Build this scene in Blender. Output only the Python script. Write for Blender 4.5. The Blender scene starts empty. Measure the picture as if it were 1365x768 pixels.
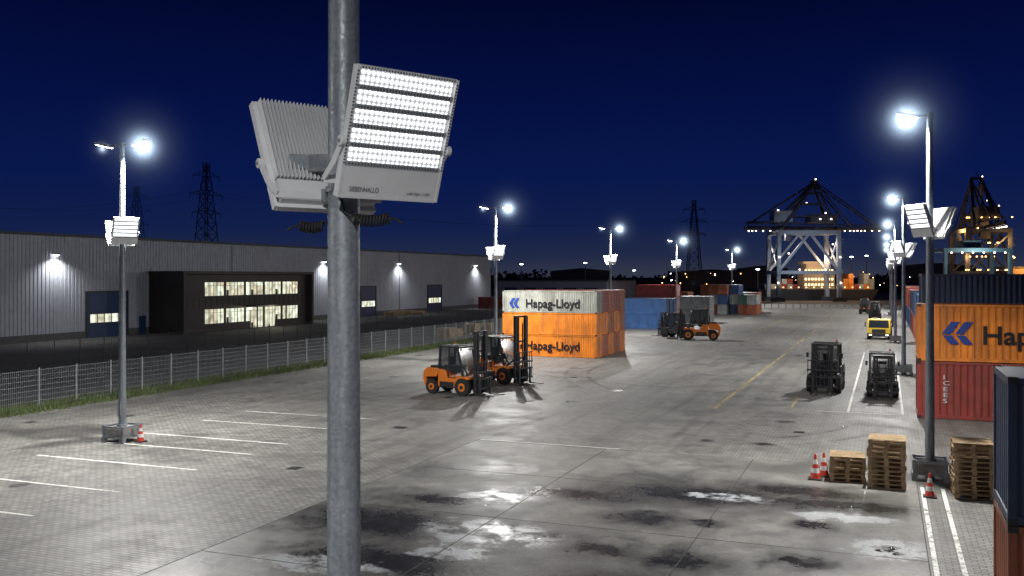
import bpy, math, random
from mathutils import Vector, Matrix
random.seed(7)
scene=bpy.context.scene
def srgb(r,g,b):
    f=lambda c:(c/255/12.92) if c/255<=.04045 else ((c/255+.055)/1.055)**2.4
    return (f(r),f(g),f(b))
# ---------------- materials ----------------
class NT:
    def __init__(s,mat): s.t=mat.node_tree; s.n=s.t.nodes; s.l=s.t.links
    def add(s,typ,ins=None,**props):
        nd=s.n.new(typ)
        for k,v in props.items(): setattr(nd,k,v)
        if ins:
            for k,v in ins.items():
                if isinstance(v,bpy.types.NodeSocket): s.l.new(v,nd.inputs[k])
                else: nd.inputs[k].default_value=v
        return nd
    def math(s,op,a,b=None,c=None,clamp=False):
        nd=s.n.new('ShaderNodeMath'); nd.operation=op; nd.use_clamp=clamp
        for i,v in enumerate((a,b,c)):
            if v is None: continue
            if isinstance(v,bpy.types.NodeSocket): s.l.new(v,nd.inputs[i])
            else: nd.inputs[i].default_value=v
        return nd.outputs[0]
    def mix(s,f,a,b,blend='MIX'):
        nd=s.n.new('ShaderNodeMix'); nd.data_type='RGBA'; nd.blend_type=blend
        for i,v in ((0,f),(6,a),(7,b)):
            if isinstance(v,bpy.types.NodeSocket): s.l.new(v,nd.inputs[i])
            else:
                if i and len(v)==3: v=(*v,1)
                nd.inputs[i].default_value=v
        return nd.outputs[2]
    def rng(s,v,a,b,c=0,d=1,smooth=False):
        nd=s.n.new('ShaderNodeMapRange')
        if smooth: nd.interpolation_type='SMOOTHSTEP'
        s.l.new(v,nd.inputs[0])
        for i,x in enumerate((a,b,c,d)): nd.inputs[i+1].default_value=x
        return nd.outputs[0]
    def noise(s,vec,scale,detail=4,rough=.55,dist=0):
        nd=s.n.new('ShaderNodeTexNoise'); s.l.new(vec,nd.inputs['Vector'])
        nd.inputs['Scale'].default_value=scale; nd.inputs['Detail'].default_value=detail
        nd.inputs['Roughness'].default_value=rough; nd.inputs['Distortion'].default_value=dist
        return nd
def newmat(name):
    m=bpy.data.materials.new(name); m.use_nodes=True
    return m,NT(m),m.node_tree.nodes['Principled BSDF']
def nosample(m):
    try: m.cycles.emission_sampling='NONE'
    except Exception: pass
MC={}
def pmat(name,col,rough=.5,metal=0,var=.25,scale=3,bump=.0,dirt=.3,zs=1,emis=None,estr=0):
    if name in MC: return MC[name]
    m,t,b=newmat(name)
    tc=t.add('ShaderNodeTexCoord')
    mp=t.add('ShaderNodeMapping',{'Vector':tc.outputs['Object'],'Scale':(1,1,zs)})
    n=t.noise(mp.outputs[0],scale,6,.6)
    n2=t.noise(mp.outputs[0],scale*7,3,.6)
    f=t.rng(n.outputs[0],.3,.7)
    c=t.mix(f,tuple(x*(1-var) for x in col),tuple(min(1,x*(1+var*.6)) for x in col))
    d=t.math('MULTIPLY',t.rng(n2.outputs[0],.5,.75),dirt)
    c=t.mix(d,c,(.05,.045,.04))
    t.l.new(c,b.inputs['Base Color'])
    t.l.new(t.rng(n2.outputs[0],.3,.7,max(.05,rough-.1),min(1,rough+.15)),b.inputs['Roughness'])
    b.inputs['Metallic'].default_value=metal
    if bump:
        bp=t.add('ShaderNodeBump',{'Strength':bump,'Distance':.02,'Height':n2.outputs[0]})
        t.l.new(bp.outputs[0],b.inputs['Normal'])
    MC[name]=m; return m
def emat(name,col,s):
    if name in MC: return MC[name]
    m,t,b=newmat(name)
    b.inputs['Base Color'].default_value=(*[min(1,c) for c in col],1)
    b.inputs['Emission Color'].default_value=(*col,1); b.inputs['Emission Strength'].default_value=s
    nosample(m); MC[name]=m; return m
# ---------------- mesh builder ----------------
class MB:
    def __init__(s): s.v=[];s.f=[];s.m=[]
    def add(s,vs,fs,mi=0):
        o=len(s.v); s.v+= [tuple(x) for x in vs]; s.f+=[tuple(i+o for i in f) for f in fs]; s.m+=[mi]*len(fs)
    def box(s,a,b,mi=0,M=None):
        x0,y0,z0=a;x1,y1,z1=b
        vs=[Vector(p) for p in((x0,y0,z0),(x1,y0,z0),(x1,y1,z0),(x0,y1,z0),(x0,y0,z1),(x1,y0,z1),(x1,y1,z1),(x0,y1,z1))]
        if M: vs=[M@v for v in vs]
        s.add(vs,[(0,3,2,1),(4,5,6,7),(0,1,5,4),(1,2,6,5),(2,3,7,6),(3,0,4,7)],mi)
    def beam(s,p,q,w,h=None,mi=0):
        h=h or w; p=Vector(p);q=Vector(q);d=(q-p); L=d.length
        if L<1e-6:return
        d/=L; up=Vector((0,0,1)) if abs(d.z)<.95 else Vector((0,1,0))
        a=d.cross(up).normalized()*w/2; c=a.cross(d).normalized()*h/2
        vs=[p-a-c,p+a-c,p+a+c,p-a+c,q-a-c,q+a-c,q+a+c,q-a+c]
        s.add(vs,[(0,1,2,3),(4,7,6,5),(0,4,5,1),(1,5,6,2),(2,6,7,3),(3,7,4,0)],mi)
    def cyl(s,p,q,r1,r2=None,seg=16,mi=0,cap=True):
        r2=r1 if r2 is None else r2
        p=Vector(p);q=Vector(q);d=(q-p).normalized(); up=Vector((0,0,1)) if abs(d.z)<.95 else Vector((1,0,0))
        a=d.cross(up).normalized(); c=d.cross(a)
        vs=[];fs=[]
        for i in range(seg):
            t=2*math.pi*i/seg; e=a*math.cos(t)+c*math.sin(t)
            vs.append(p+e*r1)
        for i in range(seg):
            t=2*math.pi*i/seg; e=a*math.cos(t)+c*math.sin(t)
            vs.append(q+e*r2)
        for i in range(seg):
            j=(i+1)%seg; fs.append((i,i+seg,j+seg,j))
        if cap: fs.append(tuple(range(seg))); fs.append(tuple(range(2*seg-1,seg-1,-1)))
        s.add(vs,fs,mi)
    def prism(s,poly,y0,y1,mi=0):
        n=len(poly); vs=[(x,y0,z) for x,z in poly]+[(x,y1,z) for x,z in poly]
        fs=[tuple(range(n)),tuple(range(2*n-1,n-1,-1))]+[(i,i+n,(i+1)%n+n,(i+1)%n) for i in range(n)]
        s.add(vs,fs,mi)
    def mesh(s,name,mats,smooth=False):
        me=bpy.data.meshes.new(name); me.from_pydata(s.v,[],s.f)
        for m in mats: me.materials.append(m)
        me.polygons.foreach_set('material_index',s.m)
        me.update()
        if smooth:
            me.polygons.foreach_set('use_smooth',[True]*len(s.f))
            try: me.set_sharp_from_angle(angle=math.radians(40))
            except Exception: pass
        return me
    def obj(s,name,mats,parent=None,loc=(0,0,0),smooth=False,bevel=0):
        return mkobj(name,s.mesh(name,mats,smooth),parent,loc,bevel=bevel)
def mkobj(name,data,parent=None,loc=(0,0,0),rot=(0,0,0),scale=(1,1,1),bevel=0):
    o=bpy.data.objects.new(name,data); scene.collection.objects.link(o)
    o.location=loc;o.rotation_euler=rot;o.scale=scale
    if parent: o.parent=parent
    if bevel:
        md=o.modifiers.new('bevel','BEVEL'); md.width=bevel; md.segments=2; md.limit_method='ANGLE'
    return o
def empty(name,loc=(0,0,0),rz=0,scale=1):
    e=bpy.data.objects.new(name,None); scene.collection.objects.link(e); e.location=loc; e.rotation_euler=(0,0,rz); e.scale=(scale,)*3
    e.empty_display_size=.3
    return e
def light(name,kind,loc,power,parent=None,target=None,radius=.2,angle=150,blend=.6,color=(1,.985,.95)):
    l=bpy.data.lights.new(name,kind); l.energy=power; l.color=color; l.shadow_soft_size=radius
    if kind=='SPOT': l.spot_size=math.radians(angle); l.spot_blend=blend
    o=mkobj(name,l,parent,loc)
    if target is not None:
        o.rotation_euler=(Vector(target)-Vector(loc)).to_track_quat('-Z','Y').to_euler()
    return o
# ---------------- world ----------------
w=bpy.data.worlds.new('World'); scene.world=w; w.use_nodes=True
t=NT(w); bg=t.n['Background']
tc=t.add('ShaderNodeTexCoord'); sx=t.add('ShaderNodeSeparateXYZ',{0:tc.outputs['Generated']})
hz=t.noise(tc.outputs['Generated'],2.2,4,.5)
zz=t.math('ADD',t.math('MAXIMUM',sx.outputs[2],0),t.math('MULTIPLY',t.math('SUBTRACT',hz.outputs[0],.5),.03))
cr=t.add('ShaderNodeValToRGB',{0:zz})
el=cr.color_ramp.elements
stops=[(0,(50,55,72)),(.018,(33,42,70)),(.05,(18,31,73)),(.10,(9,24,75)),(.17,(5,17,67)),(.28,(2,8,44)),(1,(1,5,26))]
while len(el)<len(stops): el.new(.5)
for e,(p,c) in zip(el,stops): e.position=p; e.color=(*srgb(*c),1)
sky=t.add('ShaderNodeTexSky',sky_type='NISHITA',sun_disc=False,sun_elevation=math.radians(-8),sun_rotation=math.radians(200))
bg2=t.add('ShaderNodeBackground',{'Color':sky.outputs[0],'Strength':.02})
ad=t.add('ShaderNodeAddShader'); t.l.new(cr.outputs[0],bg.inputs[0]); bg.inputs[1].default_value=1
t.l.new(bg.outputs[0],ad.inputs[0]); t.l.new(bg2.outputs[0],ad.inputs[1])
t.l.new(ad.outputs[0],t.n['World Output'].inputs[0])
# ---------------- common materials ----------------
def galvmat():
    m,t,b=newmat('galvanised_steel')
    tc=t.add('ShaderNodeTexCoord'); P=tc.outputs['Object']
    v=t.add('ShaderNodeTexVoronoi',{'Vector':P,'Scale':38}); sc=t.add('ShaderNodeSeparateColor',{0:v.outputs['Color']})
    mp=t.add('ShaderNodeMapping',{'Vector':P,'Scale':(9,9,1.1)}); s=t.noise(mp.outputs[0],1.4,6,.65); n=t.noise(P,2.3,5,.6)
    c=t.mix(sc.outputs[0],(.23,.26,.29),(.32,.355,.39)); c=t.mix(t.math('MULTIPLY',t.rng(s.outputs[0],.45,.7),.6),c,(.13,.145,.17))
    c=t.mix(t.math('MULTIPLY',t.rng(n.outputs[0],.55,.75),.4),c,(.44,.46,.48))
    t.l.new(c,b.inputs['Base Color']); b.inputs['Metallic'].default_value=.3; t.l.new(t.rng(sc.outputs[1],0,1,.38,.58),b.inputs['Roughness'])
    return m
galv=galvmat()
white=pmat('white_powdercoat',(.76,.77,.79),.35,0,.05,5,0,.05)
dark=pmat('dark_metal',(.03,.03,.035),.45,.2,.2,5,0,0)
black=pmat('black_rubber',(.018,.018,.018),.75,0,.3,9,.1,.3)
orange=pmat('orange_paint',(.75,.2,.02),.35,0,.15,3,0,.35)
yellow=pmat('yellow_paint',(.7,.48,.04),.4,0,.15,3,0,.3)
glass=pmat('cab_glass',(.02,.025,.03),.06,0,.1,3,0,0)
conc=pmat('cast_concrete',(.35,.35,.34),.85,0,.3,4,.2,.4)
wood=pmat('pallet_wood',(.46,.33,.19),.8,0,.35,5,.1,.35)
redp=pmat('red_plastic',(.7,.06,.03),.5,0,.1,5,0,.15)
whitep=pmat('white_stripe',(.8,.8,.8),.5,0,.1,5,0,.15)
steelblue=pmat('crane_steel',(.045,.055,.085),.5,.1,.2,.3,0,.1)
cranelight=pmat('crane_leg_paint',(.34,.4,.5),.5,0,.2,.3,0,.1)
glow=emat('lamp_led',(.92,.96,1),40)
sod=emat('sodium_lamp',(1,.45,.1),25)
def ledmat():
    m,t,b=newmat('led_lens_array')
    tc=t.add('ShaderNodeTexCoord'); s=t.add('ShaderNodeSeparateXYZ',{0:tc.outputs['Object']})
    fx=t.math('SUBTRACT',t.math('FRACT',t.math('MULTIPLY',s.outputs[0],26)),.5)
    fz=t.math('SUBTRACT',t.math('FRACT',t.math('MULTIPLY',s.outputs[2],22.4)),.5)
    r=t.math('SQRT',t.math('ADD',t.math('MULTIPLY',fx,fx),t.math('MULTIPLY',fz,fz)))
    st=t.rng(r,.16,.5,3.5,.42,True)
    b.inputs['Base Color'].default_value=(.3,.3,.32,1)
    b.inputs['Emission Color'].default_value=(.95,.98,1,1)
    t.l.new(st,b.inputs['Emission Strength']); nosample(m)
    return m
led=ledmat()
def bloommat():  # added self-glowing volume imitates the bloom around lamp heads
    m=bpy.data.materials.new('lamp_bloom'); m.use_nodes=True; t=NT(m)
    t.n.remove(t.n['Principled BSDF']); out=t.n['Material Output']
    tc=t.add('ShaderNodeTexCoord'); ln=t.add('ShaderNodeVectorMath',{0:tc.outputs['Object']},operation='LENGTH')
    iv=t.math('SUBTRACT',1,ln.outputs['Value'],clamp=True)
    s=t.math('ADD',t.math('MULTIPLY',t.math('POWER',iv,20),13),t.math('MULTIPLY',t.math('POWER',iv,5),.095))
    e=t.add('ShaderNodeEmission',{'Color':(.62,.8,1,1),'Strength':s}); t.l.new(e.outputs[0],out.inputs['Volume'])
    nosample(m)
    try: m.cycles.volume_step_rate=2.5
    except Exception: pass
    return m
haze=bloommat()
def icosph(name,mats,sub=2,r=1):
    import bmesh
    bm=bmesh.new(); bmesh.ops.create_icosphere(bm,subdivisions=sub,radius=r); me=bpy.data.meshes.new(name); bm.to_mesh(me); bm.free()
    for m in mats: me.materials.append(m)
    me.polygons.foreach_set('use_smooth',[True]*len(me.polygons)); return me
bloom_me=icosph('bloom_ball',[haze],3)
# ---------------- ground ----------------
def sheet(name,x0,y0,x1,y1,z,mat,parent=None):
    b=MB(); b.add([(x0,y0,z),(x1,y0,z),(x1,y1,z),(x0,y1,z)],[(0,1,2,3)]); return b.obj(name,[mat],parent)
def groundmat():
    m,t,b=newmat('dark_asphalt')
    tc=t.add('ShaderNodeTexCoord'); n=t.noise(tc.outputs['Object'],.15,8,.6); n2=t.noise(tc.outputs['Object'],30,3)
    c=t.mix(t.rng(n.outputs[0],.35,.65),(.035,.035,.037),(.085,.085,.087)); t.l.new(c,b.inputs['Base Color']); b.inputs['Roughness'].default_value=.8
    bp=t.add('ShaderNodeBump',{'Strength':.3,'Distance':.01,'Height':n2.outputs[0]}); t.l.new(bp.outputs[0],b.inputs['Normal'])
    return m
sheet('ground',-3000,-500,3000,4000,0,groundmat())
def pavermat():
    m,t,b=newmat('block_paving')
    tc=t.add('ShaderNodeTexCoord'); P=tc.outputs['Object']
    br=t.add('ShaderNodeTexBrick',{'Vector':P,'Color1':(.30,.29,.266,1),'Color2':(.17,.166,.155,1),'Mortar':(.025,.025,.025,1),'Scale':1,'Mortar Size':.016,'Mortar Smooth':.3,'Bias':0,'Brick Width':.3,'Row Height':.15})
    big=t.noise(P,.07,6,.6,.5); mid=t.noise(P,.5,7,.7); fine=t.noise(P,7,4,.6)
    c=t.mix(t.math('MULTIPLY',t.rng(big.outputs[0],.42,.62),.35),br.outputs[0],(.30,.29,.267))
    c=t.mix(t.math('MULTIPLY',t.rng(mid.outputs[0],.47,.7),.55),c,(.065,.062,.058))
    mp=t.add('ShaderNodeMapping',{'Vector':P,'Scale':(1.6,.06,1)}); st=t.noise(mp.outputs[0],1,6,.65,.3)
    c=t.mix(t.math('MULTIPLY',t.rng(st.outputs[0],.48,.68),.45),c,(.055,.053,.05))
    mp2=t.add('ShaderNodeMapping',{'Vector':P,'Scale':(.12,.03,1)}); st2=t.noise(mp2.outputs[0],1,5,.6,.5)
    c=t.mix(t.math('MULTIPLY',t.rng(st2.outputs[0],.48,.62),.3),c,(.07,.067,.06))
    dn=t.add('ShaderNodeVectorMath',{0:fine.outputs['Color'],1:(.35,.35,0)},operation='MULTIPLY')
    dm=t.add('ShaderNodeVectorMath',{0:mid.outputs['Color'],1:(1.6,1.6,0)},operation='MULTIPLY')
    pv=t.add('ShaderNodeVectorMath',{0:P,1:dn.outputs[0]},operation='ADD')
    pv=t.add('ShaderNodeVectorMath',{0:pv.outputs[0],1:dm.outputs[0]},operation='ADD')
    vo=t.add('ShaderNodeTexVoronoi',{'Vector':pv.outputs[0],'Scale':.36})
    sel=t.rng(t.add('ShaderNodeSeparateColor',{0:vo.outputs['Color']}).outputs[0],.4,.45)
    sp=t.math('MULTIPLY',t.rng(vo.outputs['Distance'],.08,.2,1,0,True),sel)
    patch=t.rng(t.noise(P,.05,2).outputs[0],.38,.48)
    sp=t.math('MULTIPLY',sp,patch)
    c=t.mix(t.math('MULTIPLY',sp,.9),c,(.018,.017,.016))
    t.l.new(c,b.inputs['Base Color'])
    r=t.rng(mid.outputs[0],.3,.7,.72,.42); r=t.math('SUBTRACT',r,t.math('MULTIPLY',sp,.25)); t.l.new(r,b.inputs['Roughness'])
    h=t.math('ADD',t.math('MULTIPLY',br.outputs['Fac'],-1),t.math('MULTIPLY',fine.outputs[0],.6))
    bp=t.add('ShaderNodeBump',{'Strength':.7,'Distance':.015,'Height':h}); t.l.new(bp.outputs[0],b.inputs['Normal'])
    return m
sheet('block_paved_yard',-40.5,-20,70,225,.004,pavermat())
def slabmat():
    m,t,b=newmat('concrete_apron')
    tc=t.add('ShaderNodeTexCoord'); P=tc.outputs['Object']
    n1=t.noise(P,.22,7,.62,.6); n2=t.noise(P,1.3,7,.65,.4); n3=t.noise(P,9,6,.7); n4=t.noise(P,60,3,.6); n5=t.noise(P,.55,7,.65,.8)
    dn=t.add('ShaderNodeVectorMath',{0:n2.outputs['Color'],1:(2.4,2.4,0)},operation='MULTIPLY')
    pv=t.add('ShaderNodeVectorMath',{0:P,1:dn.outputs[0]},operation='ADD')
    pv=t.add('ShaderNodeVectorMath',{0:pv.outputs[0],1:(1.2,1.2,0)},operation='SUBTRACT').outputs[0]
    grit=t.math('MULTIPLY',t.math('SUBTRACT',n3.outputs[0],.5),1.6)
    def dist(lst):
        acc=None
        for (x,y,rx,ry) in lst:
            a=t.add('ShaderNodeVectorMath',{0:pv,1:(x,y,0)},operation='SUBTRACT').outputs[0]
            a=t.add('ShaderNodeVectorMath',{0:a,1:(1/rx,1/ry,0)},operation='MULTIPLY').outputs[0]
            l=t.add('ShaderNodeVectorMath',{0:a},operation='LENGTH').outputs['Value']
            acc=l if acc is None else t.math('MINIMUM',acc,l)
        return acc
    wl_=[(-5.6,30.2,3.2,1.3),(-9.1,28.9,2.5,.9),(-6.5,26.8,1.0,.8),(-4.6,23.1,.9,.7),(-1.8,24,.8,.7),(-4.8,26.8,.6,.4),(-6.8,23.2,.9,.6),(-13.3,23.5,2.6,1.6),(-1.9,27.8,.7,.5),(-8.5,23.9,.6,.6),(-1.5,30.4,2.6,.8),(-11.5,20.3,2.6,1.3),(-2.6,31.8,2.0,.7),(.1,26,.4,.35),(-12.6,26.6,1.8,.8),(-5.5,20.6,2.0,.8)]
    dw=dist(wl_)
    wet=t.rng(t.math('ADD',dw,grit),.5,1.25,1,0,True); halo=t.rng(t.math('ADD',dw,t.math('MULTIPLY',grit,.6)),.8,2.5,1,0,True)
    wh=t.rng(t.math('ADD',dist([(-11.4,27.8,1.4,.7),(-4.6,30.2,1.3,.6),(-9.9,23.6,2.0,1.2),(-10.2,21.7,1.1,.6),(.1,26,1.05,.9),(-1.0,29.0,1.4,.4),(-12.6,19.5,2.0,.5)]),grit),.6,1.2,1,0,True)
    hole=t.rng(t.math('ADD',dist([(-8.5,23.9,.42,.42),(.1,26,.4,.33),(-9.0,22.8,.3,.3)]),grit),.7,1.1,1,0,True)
    base=t.mix(t.rng(n1.outputs[0],.38,.62),(.125,.122,.112),(.265,.257,.237))
    base=t.mix(t.math('MULTIPLY',t.rng(n5.outputs[0],.47,.62),.5),base,(.06,.058,.052))
    base=t.mix(t.math('MULTIPLY',t.rng(n2.outputs[0],.46,.68),.5),base,(.065,.062,.057))
    base=t.mix(t.math('MULTIPLY',t.rng(n3.outputs[0],.5,.72),.4),base,(.38,.37,.35))
    base=t.mix(t.math('MULTIPLY',t.rng(n4.outputs[0],.52,.7),.4),base,(.05,.05,.048))
    base=t.mix(t.math('MULTIPLY',halo,.66),base,(.045,.043,.039))
    damp=t.rng(n1.outputs[0],.5,.38)
    c=t.mix(t.math('MULTIPLY',wet,.85),base,(.016,.015,.014))
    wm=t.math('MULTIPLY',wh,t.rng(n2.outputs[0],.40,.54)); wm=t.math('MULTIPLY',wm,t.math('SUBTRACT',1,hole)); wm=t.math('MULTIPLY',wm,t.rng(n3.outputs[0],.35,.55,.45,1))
    c=t.mix(t.math('MULTIPLY',wm,.85),c,(.68,.7,.72))  # pale blotches put puddle reflections into the colour
    t.l.new(c,b.inputs['Base Color'])
    r=t.rng(n2.outputs[0],.3,.7,.62,.45)
    wr=t.math('MAXIMUM',t.math('MAXIMUM',t.math('MULTIPLY',wet,.75),wm),t.math('MAXIMUM',t.math('MULTIPLY',damp,.45),t.math('MULTIPLY',halo,.4)),clamp=True)
    r=t.math('MAXIMUM',t.math('SUBTRACT',r,t.math('MULTIPLY',wr,.38),clamp=True),.17); t.l.new(r,b.inputs['Roughness'])
    t.l.new(t.rng(wet,0,1,.45,.25),b.inputs['Specular IOR Level'])
    h=t.math('MULTIPLY',t.math('ADD',n3.outputs[0],t.math('MULTIPLY',n4.outputs[0],.4)),t.math('SUBTRACT',1,t.math('MULTIPLY',wr,.6)))
    bp=t.add('ShaderNodeBump',{'Strength':.6,'Distance':.015,'Height':h}); t.l.new(bp.outputs[0],b.inputs['Normal'])
    return m
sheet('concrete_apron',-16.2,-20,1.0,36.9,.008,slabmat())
jm=pmat('joint_sealant',(.055,.054,.05),.9,0,.4,3,0,0)
b=MB()
for x in (-16.2,-10.5,-4.7,.98): b.box((x-.014,-20,.008),(x+.014,36.9,.0115))
for y in (36.88,31.0,25.2,19.4,13.6,7.8): b.box((-16.2,y-.014,.0085),(1.0,y+.014,.012))
b.obj('slab_joints',[jm])
b=MB()
for (x,y) in ((-20,29),(-20,62),(-3.6,44)):
    b.box((x-.25,y-.25,.004),(x+.25,y+.25,.012),0)
    for k in range(6): b.box((x-.2,y-.2+k*.07,.0125),(x+.2,y-.165+k*.07,.016),1)
b.obj('drain_gratings',[dark,black])
def paintmat(name,col,wear=0):
    m,t,b=newmat(name)
    tc=t.add('ShaderNodeTexCoord'); n=t.noise(tc.outputs['Object'],5,8,.75); n2=t.noise(tc.outputs['Object'],.4,2)
    b.inputs['Base Color'].default_value=(*col,1); b.inputs['Roughness'].default_value=.6
    a=t.rng(t.math('ADD',n.outputs[0],t.math('MULTIPLY',t.math('SUBTRACT',n2.outputs[0],.5),.5)),.34+wear,.5+wear,.25,.95); t.l.new(a,b.inputs['Alpha'])
    return m
wp=paintmat('worn_white_paint',(.78,.78,.74),.0); yp=paintmat('worn_yellow_paint',(.45,.36,.18),.06)
b=MB()
def line(x0,y0,x1,y1,mi=0,z=.012): b.add([(x0,y0,z),(x1,y0,z),(x1,y1,z),(x0,y1,z)],[(0,1,2,3)],mi)
for y in (17,20.4,23.7,27.4,30.6,33.0,37.0,40.3): line(-30.8,y-.06,-23.1,y+.06)
line(1.06,5,1.18,34); line(1.68,5,1.8,34)
line(-1.86,51.4,-1.74,92); line(.75,51.4,.87,92); line(-3.4,51.2,.85,51.32)
line(-16.1,36.95,-10,37.05)
line(-8.5,50,-8.3,175,1); line(-4.75,51,-4.6,57,1); line(-15.3,120,-15.1,190,1)
b.obj('painted_markings',[wp,yp])
tm,tt,tb=newmat('tyre_rubber_marks'); tb.inputs['Base Color'].default_value=(.02,.02,.02,1); tb.inputs['Roughness'].default_value=.7
tcn=tt.add('ShaderNodeTexCoord'); tn=tt.noise(tcn.outputs['Object'],.5,6,.7); tt.l.new(tt.rng(tn.outputs[0],.4,.68,0,.34),tb.inputs['Alpha'])
b=MB()
def arc(cx,cy,r,a0,a1,wd=.28):
    n=40; vs=[];fs=[]
    for i in range(n+1):
        a=math.radians(a0+(a1-a0)*i/n)
        for rr in (r-wd/2,r+wd/2): vs.append((cx+rr*math.cos(a),cy+rr*math.sin(a),.0125+.00002*len(b.f)/40))
    for i in range(n): fs.append((2*i,2*i+1,2*i+3,2*i+2))
    b.add(vs,fs)
random.seed(3)
for i in range(30):
    cx=random.uniform(-38,6);cy=random.uniform(38,110);r=random.uniform(9,30);a=random.uniform(0,360);s=random.uniform(18,60)
    def ok(rr):
        for k in range(5):
            an=math.radians(a+s*k/4); x=cx+rr*math.cos(an); y=cy+rr*math.sin(an)
            if not(-38<x<8 and y>38): return False
        return True
    if ok(r) and ok(r+1.6): arc(cx,cy,r,a,a+s); arc(cx,cy,r+1.6,a,a+s)
b.obj('tyre_marks',[tm])
gm=pmat('grass_blades',(.075,.11,.03),.7,0,.5,.8,0,.2)
soil=pmat('verge_soil',(.06,.065,.03),.9,0,.4,1.5,.3,.3)
sheet('verge',-44,-20,-40.5,135,.01,soil)
b=MB(); random.seed(5)
for i in range(26000):
    x=random.triangular(-43.8,-39.8,-41.6);y=random.uniform(15,132)
    h=random.uniform(.06,.36);a=random.uniform(0,6.28);wd=.03;dx=math.cos(a)*wd;dy=math.sin(a)*wd
    b.add([(x-dx,y-dy,.01),(x+dx,y+dy,.01),(x+random.uniform(-.1,.1),y+random.uniform(-.1,.1),h)],[(0,1,2)])
b.obj('grass_verge',[gm])
# ---------------- fences ----------------
fm=pmat('fence_steel',(.34,.37,.38),.5,.3,.2,2,0,.2)
def fence(name,x,y0,y1,h,mat,step=.12,barw=.008,post=2.5):
    e=empty(name,(x,y0,0)); L=y1-y0
    p=MB(); n=int(L/post)
    for i in range(n+1): p.box((-.03,i*post-.03,0),(.03,i*post+.03,h+.06))
    p.obj('posts',[mat],e)
    q=MB(); k=int(L/step)
    for i in range(k): q.box((.034,i*step,.05),(.034+barw,i*step+barw,h))
    for z in [.1+j*(h-.15)/7 for j in range(8)]: q.box((.044,0,z),(.052,L,z+.012))
    q.obj('mesh_panels',[mat],e)
fence('mesh_fence',-42,10,130,2.05,fm)
fence('mesh_fence',-60,30,150,1.9,pmat('dark_fence',(.07,.075,.08),.5,.3),.25,.012)
# ---------------- warehouse ----------------
wall=pmat('metal_cladding',(.30,.32,.37),.5,.1,.12,.2,0,.12)
walld=pmat('plinth_dark',(.08,.08,.085),.8)
navy=pmat('navy_door',(.012,.035,.11),.45,0,.15,1)
roofm=pmat('roof_membrane',(.08,.085,.09),.8)
winlit,twl,bwl=newmat('lit_window')
tc=twl.add('ShaderNodeTexCoord')
sp_=twl.add('ShaderNodeSeparateXYZ',{0:tc.outputs['Object']})
pane=twl.math('FLOOR',twl.math('MULTIPLY',sp_.outputs[1],1/1.36)); cz=twl.math('FLOOR',twl.math('MULTIPLY',sp_.outputs[2],.35))
cv=twl.add('ShaderNodeCombineXYZ',{0:pane,1:cz}); wn=twl.add('ShaderNodeTexWhiteNoise',{'Vector':cv.outputs[0]})
nn=twl.noise(tc.outputs['Object'],1.1,2,.4)
bwl.inputs['Base Color'].default_value=(.1,.1,.1,1); bwl.inputs['Roughness'].default_value=.1
cc=twl.mix(wn.outputs[0],(1,.9,.62),(.88,1,.82)); twl.l.new(cc,bwl.inputs['Emission Color'])
twl.l.new(twl.math('MULTIPLY',twl.rng(nn.outputs[0],.35,.6,.6,1.25),twl.rng(wn.outputs[0],0,1,.6,1.15)),bwl.inputs['Emission Strength']); nosample(winlit)
WX=-83.6
e=empty('warehouse',(WX,10,0)); LY=188; HH=11.6
b=MB(); n=int(LY/.5); vs=[];fs=[]
prof=[(0,0),(0,.3),(-.05,.34),(-.05,.46)]
cols=[]
for i in range(n):
    for dx,dy in prof: cols.append((dx,i*.5+dy))
for x,y in cols: vs+= [(x,y,.8),(x,y,HH-.3)]
for i in range(len(cols)-1): fs.append((2*i,2*i+2,2*i+3,2*i+1))
b.add(vs,fs); b.obj('walls',[wall],e)
b=MB(); b.box((-60,0,0),(-.08,LY,HH-.35)); b.obj('core',[wall],e)
b=MB(); b.box((-60,-.1,HH-.3),(.12,LY+.1,HH)); b.obj('roof',[roofm],e)
b=MB(); b.box((-.1,0,0),(.06,LY,.8)); b.obj('plinth',[walld],e)
def door(y0,y1,h=5.1,winz=1.7):
    b=MB(); b.box((.02,y0-10,0),(.1,y1-10,h),0)
    for j in range(1,7): b.box((.1,y0-10,h*j/7),(.115,y1-10,h*j/7+.03),1)
    k=5
    for j in range(k):
        a=y0-10+.3+(y1-y0-.6)*j/k; b.box((.101,a+.08,winz),(.12,a+(y1-y0-.6)/k-.08,winz+.95),2)
    b.box((.02,y0-10.2,0),(.16,y0-10,h+.2),1);b.box((.02,y1-10,0),(.16,y1-9.8,h+.2),1);b.box((.02,y0-10,h),(.16,y1-10,h+.2),1)
    b.obj('dock_door',[navy,dark,winlit],e)
door(81.1,87);door(140.5,145.6);door(166,172)
b=MB()
for y in (89.0,): b.box((.02,y-10,0),(.1,y-8.9,2.2))
for y in range(0,188,48): b.box((.061,y+.3,.0),(.12,y+.38,HH-.4))
b.obj('doors_and_downpipes',[navy],e)
wl=emat('wall_lamp_glow',(.95,.97,1),25)
for y in (41,76.6,129,154,189):
    b=MB(); b.box((.0,y-10-.25,9.3),(.45,y-10+.25,9.5),0); b.box((.05,y-10-.22,9.22),(.42,y-10+.22,9.29),1); b.obj('wall_lamp',[dark,wl],e)
    light('wall_lamp_light','SPOT',(1.0,y-10,9.15),1900,e,(.2,y-10,2),.1,140,.9)
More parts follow.
